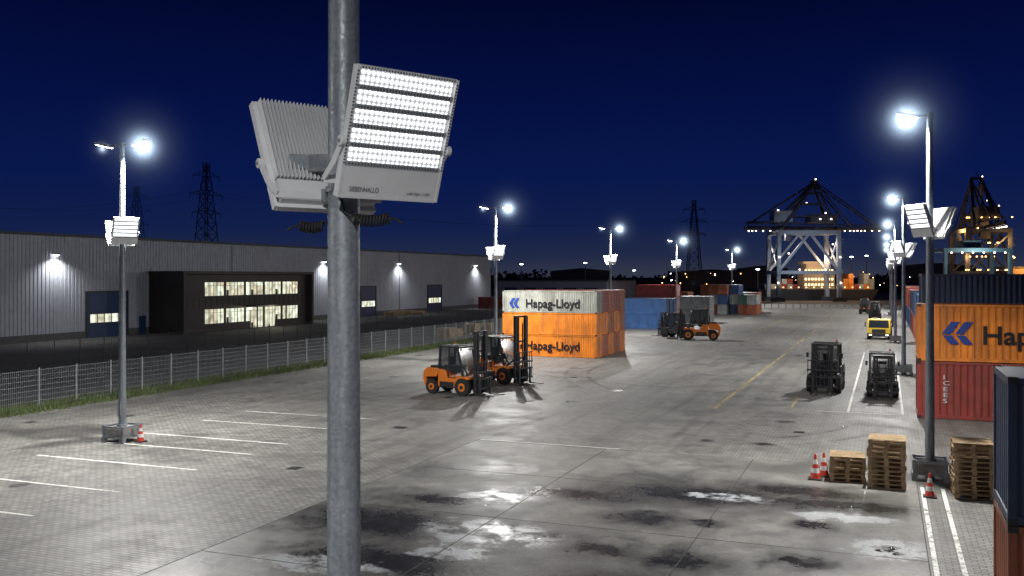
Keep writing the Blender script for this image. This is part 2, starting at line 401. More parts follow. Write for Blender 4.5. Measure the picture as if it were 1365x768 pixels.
# office block
e=empty('office_building',(-79,90.6,0)); LO=27.3;HO=7.6
cl=pmat('dark_cladding',(.025,.02,.02),.5,.2,.2,1); fr=pmat('window_frame',(.05,.05,.05),.4)
b=MB(); b.box((-4.4,0,0),(0,LO,HO))
b.box((-4.4,-.15,HO-.35),(.9,LO+.15,HO+.003)); b.box((.0,-.15,0),(.9,.25,HO-.35)); b.box((0,LO-.25,0),(.9,LO+.15,HO-.35))
for j in range(24): b.box((.0,.4+j*1.1,3.1),(.03,.44+j*1.1,4.3))
b.obj('shell',[cl],e)
b=MB(); f=MB(); y0=4.2;y1=24.6
n=15; wd=(y1-y0)/n
for zz0,zz1 in ((4.5,6.2),(1.0,2.8)):
    for i in range(n):
        a=y0+i*wd
        lo=zz0
        if zz0<2 and 7<=i<=10: lo=.1
        gap=.14 if i%3 else .5
        b.box((.03,a+gap,lo),(.06,a+wd-.05,zz1))
        f.box((.06,a+gap+wd*.4,lo),(.085,a+gap+wd*.4+.07,zz1)); f.box((.06,a+gap,zz1-.45),(.083,a+wd-.05,zz1-.41))
        if (i*7)%4==1: f.box((.0605,a+gap,lo),(.08,a+gap+.45,lo+.7))
b.obj('windows',[winlit],e); f.obj('window_frames',[fr],e)
b=MB(); b.box((.05,13,2.95),(1.8,19.8,3.1))
for y in(13.2,19.6): b.cyl((1.6,y,0),(1.6,y,2.95),.06)
b.obj('entrance_canopy',[cl],e)
light('entrance_light','POINT',(2.2,16.5,2.6),150,e,radius=.2,color=(1,.9,.7))
e=empty('distant_warehouse',(-96,232,0)); b=MB(); b.box((0,0,0),(30,30,5.6)); b.obj('walls',[wall],e); b=MB(); b.box((-.2,-.2,5.6),(30.2,30.2,5.95)); b.obj('roof',[roofm],e)
b=MB()
for i in range(5): b.box((2+i*5.5,-.05,0),(5.5+i*5.5,-.004,4))
b.obj('doors',[navy],e)
# ---------------- containers ----------------
def contmat(name,col):
    key='cont_'+name
    if key in MC: return MC[key]
    m,t,b=newmat('container_paint_'+name)
    tc=t.add('ShaderNodeTexCoord'); P=tc.outputs['Object']
    oi=t.add('ShaderNodeObjectInfo'); off=t.add('ShaderNodeVectorMath',{0:P,1:oi.outputs['Location']},operation='ADD'); P=off.outputs[0]
    mp=t.add('ShaderNodeMapping',{'Vector':P,'Scale':(2.5,2.5,.35)}); s=t.noise(mp.outputs[0],1,6,.65)
    n=t.noise(P,.9,5,.6); n3=t.noise(P,9,5,.7)
    c=t.mix(t.rng(n.outputs[0],.35,.65),tuple(x*.75 for x in col),tuple(min(1,x*1.1) for x in col))
    c=t.mix(t.math('MULTIPLY',t.rng(s.outputs[0],.48,.72),.5),c,(.06,.05,.045))
    c=t.mix(t.math('MULTIPLY',t.rng(n3.outputs[0],.64,.72),.7),c,(.12,.045,.02))
    t.l.new(c,b.inputs['Base Color']); b.inputs['Roughness'].default_value=.5
    MC[key]=m; return m
CC={'orange':(.74,.22,.018),'cream':(.29,.295,.26),'red':(.26,.04,.03),'brown':(.22,.06,.03),'navy':(.02,.045,.11),'blue':(.03,.1,.27),'grey':(.36,.39,.39),'rust':(.36,.1,.04),'green':(.06,.16,.12),'darkred':(.2,.02,.02)}
CM={}
def cont_mesh(L,W,H,col):
    key=(L,W,H,col)
    if key in CM: return CM[key]
    b=MB(); s=H/2.6; pw=.14*s; dp=.045*s; per=.28*s
    for x in (0,L-pw):
        for y in (0,W-pw): b.box((x,y,.0),(x+pw,y+pw,H))
    for y in (0,W-.1*s):
        b.box((pw,y,.02),(L-pw,y+.1*s,.17*s)); b.box((pw,y,H-.12*s),(L-pw,y+.1*s,H-.01))
    for x in (0,L-.1*s):
        b.box((x,pw,.02),(x+.1*s,W-pw,.17*s)); b.box((x,pw,H-.14*s),(x+.1*s,W-pw,H-.01))
    def corr(p0,axis,length,out):
        vs=[];fs=[];n=max(1,int(length/per)); pp=length/n
        pts=[]
        for i in range(n):
            for d,o in ((0,0),(.25*pp,0),(.5*pp,1),(.75*pp,1)): pts.append((i*pp+d,o))
        pts.append((length,0))
        for d,o in pts:
            if axis=='x': x=p0[0]+d; y=p0[1]+out*o*dp
            else: x=p0[0]+out*o*dp; y=p0[1]+d
            vs+=[(x,y,.17*s),(x,y,H-.12*s)]
        for i in range(len(pts)-1): fs.append((2*i,2*i+2,2*i+3,2*i+1))
        b.add(vs,fs)
    corr((pw,.07*s),'x',L-2*pw,-1); corr((pw,W-.07*s),'x',L-2*pw,1); corr((.07*s,pw),'y',W-2*pw,-1)
    b.box((L-.06*s,pw,.17*s),(L-.04*s,W-pw,H-.14*s))
    for i in range(4):
        y=pw+(W-2*pw)*(i+.5)/4; b.cyl((L-.015*s,y,.1*s),(L-.015*s,y,H-.1*s),.02*s,seg=6,mi=1)
        b.box((L-.04*s,y-.05,1.0*s),(L+.01,y+.12*s,1.08*s),1)
    b.box((L-.045*s,W/2-.012,.17*s),(L-.02*s,W/2+.012,H-.14*s),2)
    for z in (.6,1.3,2.0): b.box((L-.042*s,pw,z*s),(L-.03*s,W-pw,(z+.04)*s),0)
    b.box((.05,.05,H-.03),(L-.05,W-.05,H-.015))
    b.box((.05,.05,.05),(L-.05,W-.05,.1))
    for x in (-.004,L-.17*s):
        for y in (-.004,W-.17*s):
            for z in (-.0,H-.12*s): b.box((x,y,z),(x+.174*s,y+.174*s,z+.12*s),2)
    me=b.mesh('container_'+col,[contmat(col,CC[col]),galv,dark]); CM[key]=me; return me
def container(x,y,z,L,W,H,col,rot=0):
    e=empty('shipping_container',(x,y,z+.012),rot)
    mkobj('body',cont_mesh(L,W,H,col),e); return e
blk=pmat('text_black',(.006,.006,.01),.5,0,.1,3,0,0); lb=pmat('logo_blue',(.01,.04,.24),.5,0,.1,3,0,0); wt=pmat('text_white',(.6,.6,.58),.5,0,.1,3,0,.2)
def text(s,parent,x,y,z,cap,width,mat,rot=(math.pi/2,0,0),bold=.02,name='lettering',clip=None):
    c=bpy.data.curves.new(name,'FONT'); c.body=s; c.size=1; c.offset=bold; c.extrude=.004; c.materials.append(mat)
    o=mkobj(name,c,parent,(x,y,z),rot); bpy.context.view_layer.update()
    w0=max(o.dimensions.x,.01); o.scale=(width/w0,cap/.69,1)
    return o
def logo(parent,x,y,z,w,h):
    b=MB()
    def q(pts): b.add([(x+px*w,y,z+pz*h) for px,pz in pts],[tuple(range(len(pts)))])
    q([(0,.46),(.3,1),(.58,1),(.3,.46)]); q([(.04,.4),(.32,.4),(.56,0),(.28,0)])
    q([(.42,.46),(.72,1),(1,1),(.7,.46)]); q([(.46,.4),(.74,.4),(1,0),(.7,0)])
    b.obj('logo',[lb],parent)
hx,hy=-31.4,77; L,W,H=8.6,1.85,1.9
cols=[['orange','orange','cream'],['rust','orange','red'],['orange','rust','rust'],['rust','orange','red'],['orange','rust','rust']]
for r in range(5):
    for k in range(3):
        c=container(hx,hy+r*1.88,k*1.905,L,W,H,cols[r][k])
        if r==0 and k in(0,2):
            text('Hapag-Lloyd',c,2.15,-.02,.45 if k==2 else .6,.72,4.9,blk,bold=.02); logo(c,.65,-.02,.4,.95,.85)
for r in range(3):
    for k in range(2): container(-32.9+.1*r,122+r*2,k*2,6.2,1.95,2,'blue')
for r in range(2):
    for k in range(2): container(-28.8,141+r*2,k*1.98,4.5,1.95,1.97,'grey')
    for k in range(3): container(-37,147+r*2,k*1.87,6.3,1.9,1.86,'red' if k==2 else 'darkred')
random.seed(11)
cs=['rust','blue','grey','red','navy','orange','green','rust']
for i in range(6):
    for k in range(3 if i<4 else 2): container(-32+i*1.75+1.7,176-(i%3)*1.2,k*1.8,6,1.7,1.78,random.choice(cs),math.pi/2)
for i,(px_,cn) in enumerate(((-24.5,'red'),(-22.6,'rust'),(-36,'orange'))): container(px_,184,0,6,1.9,1.9,cn,math.pi/2); container(px_,184,1.92,6,1.9,1.9,'rust' if i else 'grey',math.pi/2)
c=container(1.45,50.6,0,12.2,2.44,2.8,'red'); text('I\nC\nE\nE\nS',c,1.15,-.02,1.95,.2,.28,wt,bold=.005)
c=container(1.45,50.6,2.81,12.2,2.44,2.8,'orange'); logo(c,1.1,-.02,.85,1.4,1.1); text('Hapag-Lloyd',c,2.85,-.02,.9,.85,6.4,blk,bold=.02)
for r in range(3):
    for k,cn in enumerate(('rust','blue','navy')): container(1.75+.05*r,53.6+r*2.6,k*2.37,12.2,2.44,2.36,cn)
random.seed(4)
for r in range(9):
    y=80+r*13
    for k in range(2):
        for j in range(2): container(5.4+j*2.6,y,k*2.6,12.2,2.44,2.58,random.choice(cs),math.pi/2)
c=container(2.0,18.6,0,12.2,2.44,2.6,'rust'); c=container(2.0,18.6,2.61,12.2,2.44,2.6,'navy')
container(-81.5,186,0,6.2,2.4,2.5,'darkred',0); container(-81,60,0,6.2,2.4,2.8,'darkred',math.pi/2)
# ---------------- fixture ----------------
FW,FH=.822,.925
notch=pmat('vent_dark',(.08,.08,.09),.6,0,.1,3,0,0); sepm=pmat('led_separator',(.33,.35,.38),.5,0,.1,5,0,0)
def fixture_meshes():
    a=MB(); hw,hh=FW/2,FH/2
    a.box((-hw,.005,-hh),(hw,.045,hh))
    for s in(-1,1): a.box((s*hw-.012,-.012,-hh),(s*hw+.012,.05,hh))
    a.box((-hw+.012,-.012,hh-.02),(hw-.012,.05,hh+.004)); a.box((-hw+.012,-.012,-hh-.004),(hw-.012,.05,-hh+.018))
    a.box((-hw+.012,-.008,-hh+.018),(hw-.012,.004,-.235))
    n=26
    for i in range(n):
        x=-hw+.03+(FW-.06)*i/(n-1); a.prism([(x-.0035,-.24),(x+.0035,-.24),(x+.0035,hh-.01),(x-.0035,hh-.01)],.0455,.12)
    a.box((-hw+.02,.046,-hh+.03),(hw-.02,.11,-.26))
    g=MB(); rows=[]
    top=hh-.03; rh=.094; gp=.04
    for i in range(5):
        z1=top-i*(rh+gp); z0=z1-rh; rows.append((z0,z1))
    led_=MB()
    for i,(z0,z1) in enumerate(rows):
        for q in range(4):
            x0=-hw+.035+(FW-.07)*q/4; x1=-hw+.035+(FW-.07)*(q+1)/4-.005
            led_.box((x0,-.006,z0+.002),(x1,.004,z1-.002))
        g.box((-hw+.02,-.009,z0-gp+.003),(hw-.02,.004,z0-.003),0)
        for k in range(30):
            x=-hw+.045+(FW-.09)*k/29; g.box((x-.007,-.0105,z0-gp+.012),(x+.005,-.0092,z0-.012),1)
    for k in range(34):
        x=-hw+.03+(FW-.06)*k/33; g.box((x-.004,-.0135,hh-.016),(x+.006,-.0122,hh-.002),1)
    for k in range(28):
        z=hh-.04-.64*k/27; g.box((hw-.007,-.0135,z-.004),(hw+.007,-.0122,z+.007),1); g.box((-hw-.007,-.0135,z-.004),(-hw+.007,-.0122,z+.007),1)
    return a.mesh('housing',[white]),g.mesh('vent_strips',[sepm,notch]),led_.mesh('led_rows',[led])
fx_h,fx_g,fx_l=fixture_meshes()
def fixture(parent,loc,az,tilt,scale=1,on=True,dist=.45,offx=0,detail=False,power=0):
    piv=bpy.data.objects.new('floodlight_mount',None); scene.collection.objects.link(piv); piv.parent=parent; piv.location=loc
    piv.rotation_euler=(0,0,az+math.pi/2); piv.scale=(scale,)*3; piv.empty_display_size=.1
    h=bpy.data.objects.new('floodlight_head',None); scene.collection.objects.link(h); h.parent=piv; h.rotation_euler=(math.radians(tilt),0,0); h.empty_display_size=.1
    mkobj('housing',fx_h,h,bevel=.002 if detail else 0); mkobj('vent_strips',fx_g,h)
    if on: mkobj('led_rows',fx_l,h)
    b=MB(); hw=FW/2+.03
    zb=-.3
    for s in(-1,1):
        b.beam((s*hw,.03,-.06),(s*hw,.16,-.2),.012,.055); b.beam((s*hw,.16,-.2),(s*hw*.99,dist-.14,zb),.012,.05)
        b.cyl((s*(hw-.02),.03,-.06),(s*(hw+.02),.03,-.06),.038,seg=20); b.cyl((s*(hw+.02),.03,-.06),(s*(hw+.03),.03,-.06),.016,seg=6,mi=1)
    b.box((-hw,dist-.165,zb-.03),(hw,dist-.15,zb+.03))
    b.box((-.05-offx,dist-.15,zb-.05),(.05-offx,dist-.1,zb+.05),1)
    b.obj('u_bracket',[white,galv],piv,bevel=.003 if detail else 0)
    if power:
        light('floodlight_beam','SPOT',(0,-.12,0),power,h,(0,-5,0),.3,140,.7)
    return piv
# ---------------- masts ----------------
def mast_base(e,s=1.0,box=True):
    b=MB(); h=.62*s
    b.box((-.5*s,-.5*s,.18*s),(.5*s,.5*s,h))
    b.obj('concrete_foot',[conc],e,bevel=.03)
    b=MB()
    for x in(-.5,.5):
        for y in(-.5,.5): b.box((x*s-.09,y*s-.09,0),(x*s+.09,y*s+.09,.2*s)); b.box((x*s-.05,y*s-.05,.2*s),(x*s+.05,y*s+.05,h+.1))
    for y in(-.56,.56): b.box((-.56*s,y*s-.02,h),(.56*s,y*s+.02,h+.07)); b.box((-.56*s,y*s-.02,.2*s),(.56*s,y*s+.02,.27*s))
    for x in(-.56,.56): b.box((x*s-.02,-.53*s,h+.002),(x*s+.02,.53*s,h+.068)); b.box((x*s-.02,-.53*s,.202*s),(x*s+.02,.53*s,.268*s))
    b.obj('guard_frame',[galv],e)
def mast(x,y,h=12.6,mid=8.9,power=9000,litaz=-30,midfx=True,baseon=True,bloomR=4,double=True,outp=.5,beam=True):
    """lamp heads on crossarm along x; the inner head points towards the yard"""
    e=empty('floodlight_mast',(x,y,0))
    inn=1 if double else -1
    b=MB(); b.cyl((0,0,0),(0,0,h),.16,.1,24); b.cyl((0,0,h),(0,0,h+.05),.12,.12,16); b.cyl((0,0,.6),(0,0,.72),.22,.22,20)
    b.box((-.07,-.19,1.1),(.07,-.14,1.7))
    b.obj('pole',[galv],e,smooth=True)
    if baseon: mast_base(e)
    b=MB(); b.beam((-.7 if double else -.5,0,h-.05),(.7 if double else .12,0,h-.05),.07); b.obj('crossarm',[galv],e)
    for s in((-1,1) if double else (-1,)):
        X=s*1.0 if double else -.7
        M=Matrix.Translation((X,0,h-.02))@Matrix.Rotation(math.radians(-14*s),4,'Y')
        b=MB(); b.box((-.36,-.2,-.03),(.36,.2,.06),0,M); b.box((-.32,-.17,-.05),(.32,.17,-.031),1,M)
        for k in range(6): b.box((-.28+k*.11,-.18,.06),(-.26+k*.11,.18,.1),0,M)
        b.obj('lamp_head',[white,glow],e)
    X=1.1*inn if double else -.75
    light('lamp_light','SPOT',(X,0,h-.28),power,e,(X+3.0*inn,0,0),.17,162,.6)
    if double: light('lamp_light','SPOT',(-1.1,0,h-.25),power*outp,e,(-12,0,0),.12,160,.5)
    if bloomR:
        mkobj('lamp_bloom',bloom_me,e,(X,0,h-.15),scale=(bloomR,)*3)
        if double: mkobj('lamp_bloom',bloom_me,e,(-1.1,0,h-.15),scale=(bloomR*.35,)*3)
    if midfx:
        fixture(e,(.45*math.cos(math.radians(litaz)),.45*math.sin(math.radians(litaz)),mid),math.radians(litaz),20,1.25,dist=.45/1.25,power=power*.12 if beam else 0)
        fixture(e,(-.45*math.cos(math.radians(litaz)),-.45*math.sin(math.radians(litaz)),mid-.1),math.radians(litaz+180),25,1.25,dist=.45/1.25,power=0)
    return e
for i,(x,y) in enumerate([(-30.1,31.1),(-29.4,70.6),(-29.7,106),(-30.5,147),(-30,201)]): mast(x,y,litaz=-30,bloomR=3.6 if i<3 else 4.5,outp=.6,beam=i<2,power=11500)
for i,(x,y) in enumerate([(1.42,35.6),(1.2,72.6),(.95,107),(.9,142),(.9,177),(.9,212)]): mast(x,y,litaz=215,double=False,bloomR=3.6 if i<2 else 3.8,power=11000,beam=i<2)
# masts of the same grid that stand behind the photographer
mast(1.5,-5.5,double=False,litaz=215,bloomR=0,power=5800,beam=False); mast(-30.1,-7,litaz=-30,bloomR=0,power=9500,outp=.6,beam=False)
# foreground mast
PX,PY=-3.74,6.05
e=empty('floodlight_mast',(PX,PY,0))
b=MB(); b.cyl((0,0,0),(0,0,12.6),.135,.105,64); b.obj('pole',[galv],e,smooth=True)
mast_base(e)
nx,ny=.868,-.495; dx,dy=.495,.868
fixture(e,(.452*nx+.197*dx,.452*ny+.197*dy,7.997),math.radians(-29.7),18.8,1,dist=.452,offx=.197,detail=True,power=600)
fixture(e,(-.45*nx-.03*dx,-.45*ny-.03*dy,7.9),math.radians(150.3),27,1,dist=.45,offx=-.03,detail=True,power=600)
b=MB()
for z in(7.62,7.74): b.cyl((0,0,z),(0,0,z+.04),.135,.135,48)
b.obj('pole_clamps',[galv],e,smooth=True)
b=MB(); b.beam((-.3*nx-.1*dx,-.3*ny-.1*dy,7.85),(-.12*nx,-.12*ny,7.85),.14,.13); b.beam((-.36*nx-.28*dx,-.36*ny-.28*dy,7.86),(-.3*nx-.06*dx,-.3*ny-.06*dy,7.86),.12,.11)
b.obj('driver_box',[galv],e,bevel=.006)
Rv=Vector((.9298,.3682,0)); Fv=Vector((-.3682,.9298,0))
def coil(p,dirv,L,r,turns,name='coiled_cable'):
    c=bpy.data.curves.new(name,'CURVE'); c.dimensions='3D'; c.bevel_depth=.0095; c.bevel_resolution=2
    n=turns*12; pts=[]
    side=dirv.cross(Vector((0,0,1))).normalized()
    for i in range(n+1):
        a=2*math.pi*i/12; q=p+dirv*(L*i/n)+side*r*math.cos(a)+Vector((0,0,1))*r*math.sin(a)+Vector((0,0,-.02))*math.sin(math.pi*i/n); pts.append(q)
    pts.insert(0,p-dirv*.06+Vector((0,0,.05))); pts.insert(0,p-dirv*.08+Vector((0,0,.14))); pts.append(p+dirv*(L+.05)+Vector((0,0,-.01))); pts.append(p+dirv*(L+.09)+Vector((0,0,-.04)))
    s=c.splines.new('POLY'); s.points.add(len(pts)-1)
    for i,q in enumerate(pts): s.points[i].co=(*q,1)
    c.materials.append(black); return mkobj(name,c,e)
coil(-Fv*.15+Rv*.09+Vector((0,0,7.42)),Rv,.27,.036,12)
coil(Fv*.05-Rv*.16+Vector((0,0,7.38)),-Rv,.18,.036,8)
piv=[o for o in e.children if o.name.startswith('floodlight_mount')][0]; hd=[o for o in piv.children if o.name.startswith('floodlight_head')][0]
gt=pmat('grey_print',(.1,.1,.12),.5,0,.1,3,0,0)
o=text('SIEBENHALLO',hd,-.34,-.0135,-.415,.036,.24,gt,bold=0); o.data.extrude=0.0; o=text('solid light | LED',hd,.14,-.0135,-.415,.02,.2,gt,bold=0); o.data.extrude=0
# ---------------- forklift ----------------
tglass,tt,tb=newmat('clear_cab_glass'); tb.inputs['Base Color'].default_value=(.03,.04,.05,1); tb.inputs['Roughness'].default_value=.12; tb.inputs['Alpha'].default_value=.55
def forklift(x,y,rz,body,sc=1,mast_h=3.8,name='forklift'):
    e=empty(name,(x,y,.012),rz,sc)
    b=MB(); b.prism([(-1.75,.5),(-1.85,.85),(-1.8,1.3),(-1.6,1.5),(-.75,1.5),(-.75,1.2),(-.85,1.0),(-1.62,.95),(-1.66,.5)],-.85,.85)
    b.prism([(-1.75,.4),(-1.78,.75),(-1.62,.9),(-1.62,.4)],-.8,.8); b.obj('counterweight',[body],e,bevel=.05)
    b=MB(); b.prism([(-.75,.45),(-.75,1.45),(-.2,1.4),(-.05,.95),(.5,.95),(.62,1.1),(1.45,1.1),(1.5,.95),(.62,.85),(.5,.45)],-.82,.82)
    b.obj('chassis',[body],e,bevel=.03)
    b=MB(); b.box((-.55,-.45,1.42),(.0,.45,1.65)); b.box((-1.5,-.55,1.5),(-.75,.55,1.62))
    for k in range(6): b.box((-1.853,-.5,.95+k*.05),(-1.79,.5,.97+k*.05))
    b.box((-.6,-.85,.45),(.4,-.822,.75)); b.box((-.6,.822,.45),(.4,.85,.75)); b.box((-1.2,-.4,.35),(1.3,.4,.9))
    b.box((-.1,-.86,.4),(.35,-.82,.44)); b.cyl((-.85,.65,1.5),(-.85,.65,2.3),.05,seg=10); b.obj('engine_and_steps',[dark],e,bevel=.01)
    b=MB()
    for s in(-.72,.72):
        b.beam((-.72,s,1.45),(-.62,s,2.72),.12); b.beam((1.0,s,1.05),(.62,s,2.72),.1); b.beam((.02,s,1.3),(.0,s,2.72),.08); b.beam((-.05,s,1.3),(-.05,s,.95),.05)
    b.box((-.75,-.78,2.7),(.75,.78,2.8))
    for k in range(5): b.box((-.6+k*.27,-.75,2.8),(-.55+k*.27,.75,2.84))
    b.box((-.7,-.76,1.4),(-.66,.76,1.46)); b.box((.96,-.72,1.05),(1.02,.72,1.12))
    b.obj('cab_frame',[dark],e,bevel=.01)
    b=MB()
    g=.7
    b.add([(-.69,-g,1.5),(-.69,g,1.5),(-.61,g,2.66),(-.61,-g,2.66)],[(0,1,2,3)]); b.add([(.97,-g,1.12),(.97,g,1.12),(.62,g,2.66),(.62,-g,2.66)],[(0,1,2,3)])
    b.obj('windscreen',[tglass],e)
    b=MB()
    for s in(-.73,.73): b.add([(-.66,s,1.5),(.93,s,1.15),(.6,s,2.66),(-.58,s,2.66)],[(0,1,2,3)])
    b.obj('side_windows',[tglass],e)
    b=MB(); b.box((-.35,-.28,1.2),(.15,.28,1.45)); b.box((-.45,-.26,1.45),(-.33,.26,2.15)); b.cyl((.45,0,1.5),(.55,0,1.75),.18,seg=14); b.beam((.5,0,1.6),(.8,0,1.1),.08); b.obj('seat_and_wheel',[black],e,bevel=.02)
    b=MB()
    for (wx,r,wy,wd) in((1.05,.5,.78,.34),(-1.2,.42,.72,.28)):
        for s in(-1,1):
            b.cyl((wx,s*(wy-wd/2),r),(wx,s*(wy+wd/2),r),r*.96,seg=28)
            b.cyl((wx,s*(wy-wd/2+.03),r),(wx,s*(wy+wd/2-.03),r),r,seg=28)
            b.cyl((wx,s*(wy+wd/2),r),(wx,s*(wy+wd/2+.01),r),r*.48,seg=18,mi=1); b.cyl((wx,s*(wy+wd/2+.01),r),(wx,s*(wy+wd/2+.05),r),r*.22,seg=12,mi=2)
            for k in range(20):
                a=2*math.pi*k/20; p=Vector((wx+math.cos(a)*r*.985,0,r+math.sin(a)*r*.985))
                b.beam((p.x,s*(wy-wd/2+.01),p.z),(p.x,s*(wy+wd/2-.01),p.z),.05)
    b.obj('wheels',[black,body,dark],e,smooth=True)
    b=MB()
    for s in(-1,1):
        b.box((1.62,s*.5-.08,.12),(1.8,s*.5+.08,mast_h)); b.box((1.68,s*.34-.05,.15),(1.84,s*.34+.05,mast_h-.1)); b.cyl((1.6,s*.3,.4),(1.6,s*.3,mast_h-.5),.045,seg=10); b.beam((1.65,s*.5,1.5),(.9,s*.5,1.0),.08)
        b.box((1.98,s*.5-.08,.06),(3.0,s*.5+.08,.11)); b.box((1.98,s*.5-.08,.06),(2.05,s*.5+.08,1.05))
        b.beam((1.7,s*.2,.5),(1.7,s*.2,mast_h-.3),.03)
    for z in(.3,1.5,2.5,mast_h-.12): b.box((1.64,-.42,z),(1.7,.42,z+.12))
    for z in(.35,.9,1.3): b.box((1.88,-.85,z),(1.97,.85,z+.1))
    for k in range(8): b.box((1.9,-.8+k*.228-.02,.36),(1.94,-.8+k*.228+.02,1.9))
    b.box((1.9,-.82,1.88),(1.95,.82,1.94))
    b.obj('lift_mast',[dark],e,bevel=.008)
    b=MB()
    for s in(-.6,.6): b.cyl((.72,s,2.62),(.8,s,2.6),.07,seg=12); b.box((-1.86,s-.09,1.05),(-1.84,s+.09,1.12),1)
    b.obj('work_lights',[whitep,redp],e)
    b=MB(); b.cyl((-.5,.5,2.84),(-.5,.5,2.96),.06,seg=12); b.obj('beacon',[orange],e)
    b=MB()
    for s in(-.8,.8): b.beam((.75,s,2.2),(.95,s*1.2,2.2),.025); b.box((.93,s*1.2-.07,2.0),(.96,s*1.2+.07,2.28))
    b.obj('mirrors',[dark],e)
    return e
forklift(-23.75,51.0,math.radians(-12),orange,1.02,3.7)
forklift(-23.7,57.5,math.radians(-18),orange,1.08,4.1)
forklift(-18.9,103.6,math.radians(190),orange,1.2,2.8)
forklift(-22.2,107,math.radians(160),dark,1.0,2.8)
forklift(-3.36,60.8,math.radians(-94),dark,1.03,2.85)
forklift(-.2,59.5,math.radians(-88),dark,.9,2.7)
def truck(x,y,rz,sc=1):
    e=empty('terminal_tractor',(x,y,.012),rz,sc)
    b=MB(); b.prism([(0,.5),(0,1.25),(-.12,2.2),(-1.5,2.25),(-1.5,.5)],-1.2,1.2); b.obj('cab',[yellow],e,bevel=.06)
    b=MB(); b.box((-5.5,-1.15,.75),(-1.5,1.15,1.05)); b.box((-5.5,-1.2,1.05),(-1.6,1.2,1.5)); b.obj('flatbed',[yellow],e,bevel=.03)
    b=MB(); b.add([(.003,-1.05,1.3),(.003,1.05,1.3),(-.105,.98,2.12),(-.105,-.98,2.12)],[(0,1,2,3)])
    for s in(-1.205,1.205): b.add([(-.2,s,1.3),(-1.2,s,1.3),(-1.2,s,2.0),(-.28,s,2.0)],[(0,1,2,3)])
    b.obj('windows',[glass],e)
    b=MB(); b.box((.0,-1.2,.35),(.15,1.2,.7)); b.box((.004,-.7,.75),(.03,.7,1.15))
    for s in(-1,1):
        b.box((-.1,s*1.4-.06,1.4),(-.0,s*1.4+.06,1.9)); b.beam((-.1,s*1.2,1.9),(-.05,s*1.4,1.9),.04)
    b.obj('bumper_mirrors',[dark],e,bevel=.02)
    b=MB()
    for wx in(-.8,-3.8,-4.9):
        for s in(-1,1): b.cyl((wx,s*.85,.5),(wx,s*1.21,.5),.5,seg=24)
    b.obj('wheels',[black],e,smooth=True)
    b=MB()
    for s in(-.85,.85): b.box((.15,s-.15,.45),(.17,s+.15,.6))
    for s in(-.7,0,.7): b.box((-.2,s-.08,2.25),(-.1,s+.08,2.33))
    b.obj('headlights',[emat('headlight',(1,.9,.6),1.5)],e)
truck(-.7,111,math.radians(-92),1.0)
forklift(-1.6,165,math.radians(-90),dark,1.0,2.7); forklift(-3.6,186,math.radians(-90),orange,1.0,2.7)
# ---------------- pallets & cones ----------------
def pallet_stack(x,y,n,rz=0,w=1.15):
    b=MB(); random.seed(n+int(x*10))
    for k in range(n):
        z=k*.146; M=Matrix.Translation((random.uniform(-.03,.03),random.uniform(-.03,.03),z))@Matrix.Rotation(random.uniform(-.04,.04),4,'Z'); h=w/2
        for j in range(3): yy=-h+.05+j*(w-.1)/2; b.box((-h,yy-.05,0),(h,yy+.05,.022),0,M)
        for j in range(3):
            for i in range(3):
                xx=-h+.07+i*(w-.14)/2; yy=-h+.05+j*(w-.1)/2; b.box((xx-.07,yy-.05,.022),(xx+.07,yy+.05,.1),0,M)
        for j in range(3): xx=-h+.07+j*(w-.14)/2; b.box((xx-.06,-h,.1),(xx+.06,h,.12),0,M)
        for j in range(6): yy=-h+.05+j*(w-.1)/5; b.box((-h,yy-.06,.12),(h,yy+.06,.142),0,M)
    o=b.obj('pallet_stack',[wood],None,(x,y,.012)); o.rotation_euler[2]=rz
pallet_stack(-1.23,34.4,6,.05); pallet_stack(.05,33.9,11,-.03); pallet_stack(2.55,33.3,12,.04)
def cone(x,y,s=1):
    e=empty('traffic_cone',(x,y,.012),0,s)
    b=MB(); b.box((-.2,-.2,0),(.2,.2,.04)); b.obj('base',[black],e,bevel=.01)
    b=MB(); zz=[.04,.2,.34,.46,.6,.75]; r=lambda z:.15-(z-.04)/.71*.12
    for i in range(5): b.cyl((0,0,zz[i]),(0,0,zz[i+1]),r(zz[i]),r(zz[i+1]),20,mi=i%2,cap=(i==4))
    b.obj('body',[redp,whitep],e,smooth=True)
cone(-2.25,34.0,1.15); cone(-2.0,34.6,1.1); cone(1.3,32.6,1.0); cone(-29.2,31.2,.98)
for (x,y,n) in((-80,145,5),(-80,147.2,6),(-80,151,5),(-79,153,4)): pallet_stack(x,y,n,.1,2.0)
for (x,y,n) in((-46,96,8),(-46.5,99,6),(-46,103,9),(-47,110,7)): pallet_stack(x,y,n,.1,1.6)
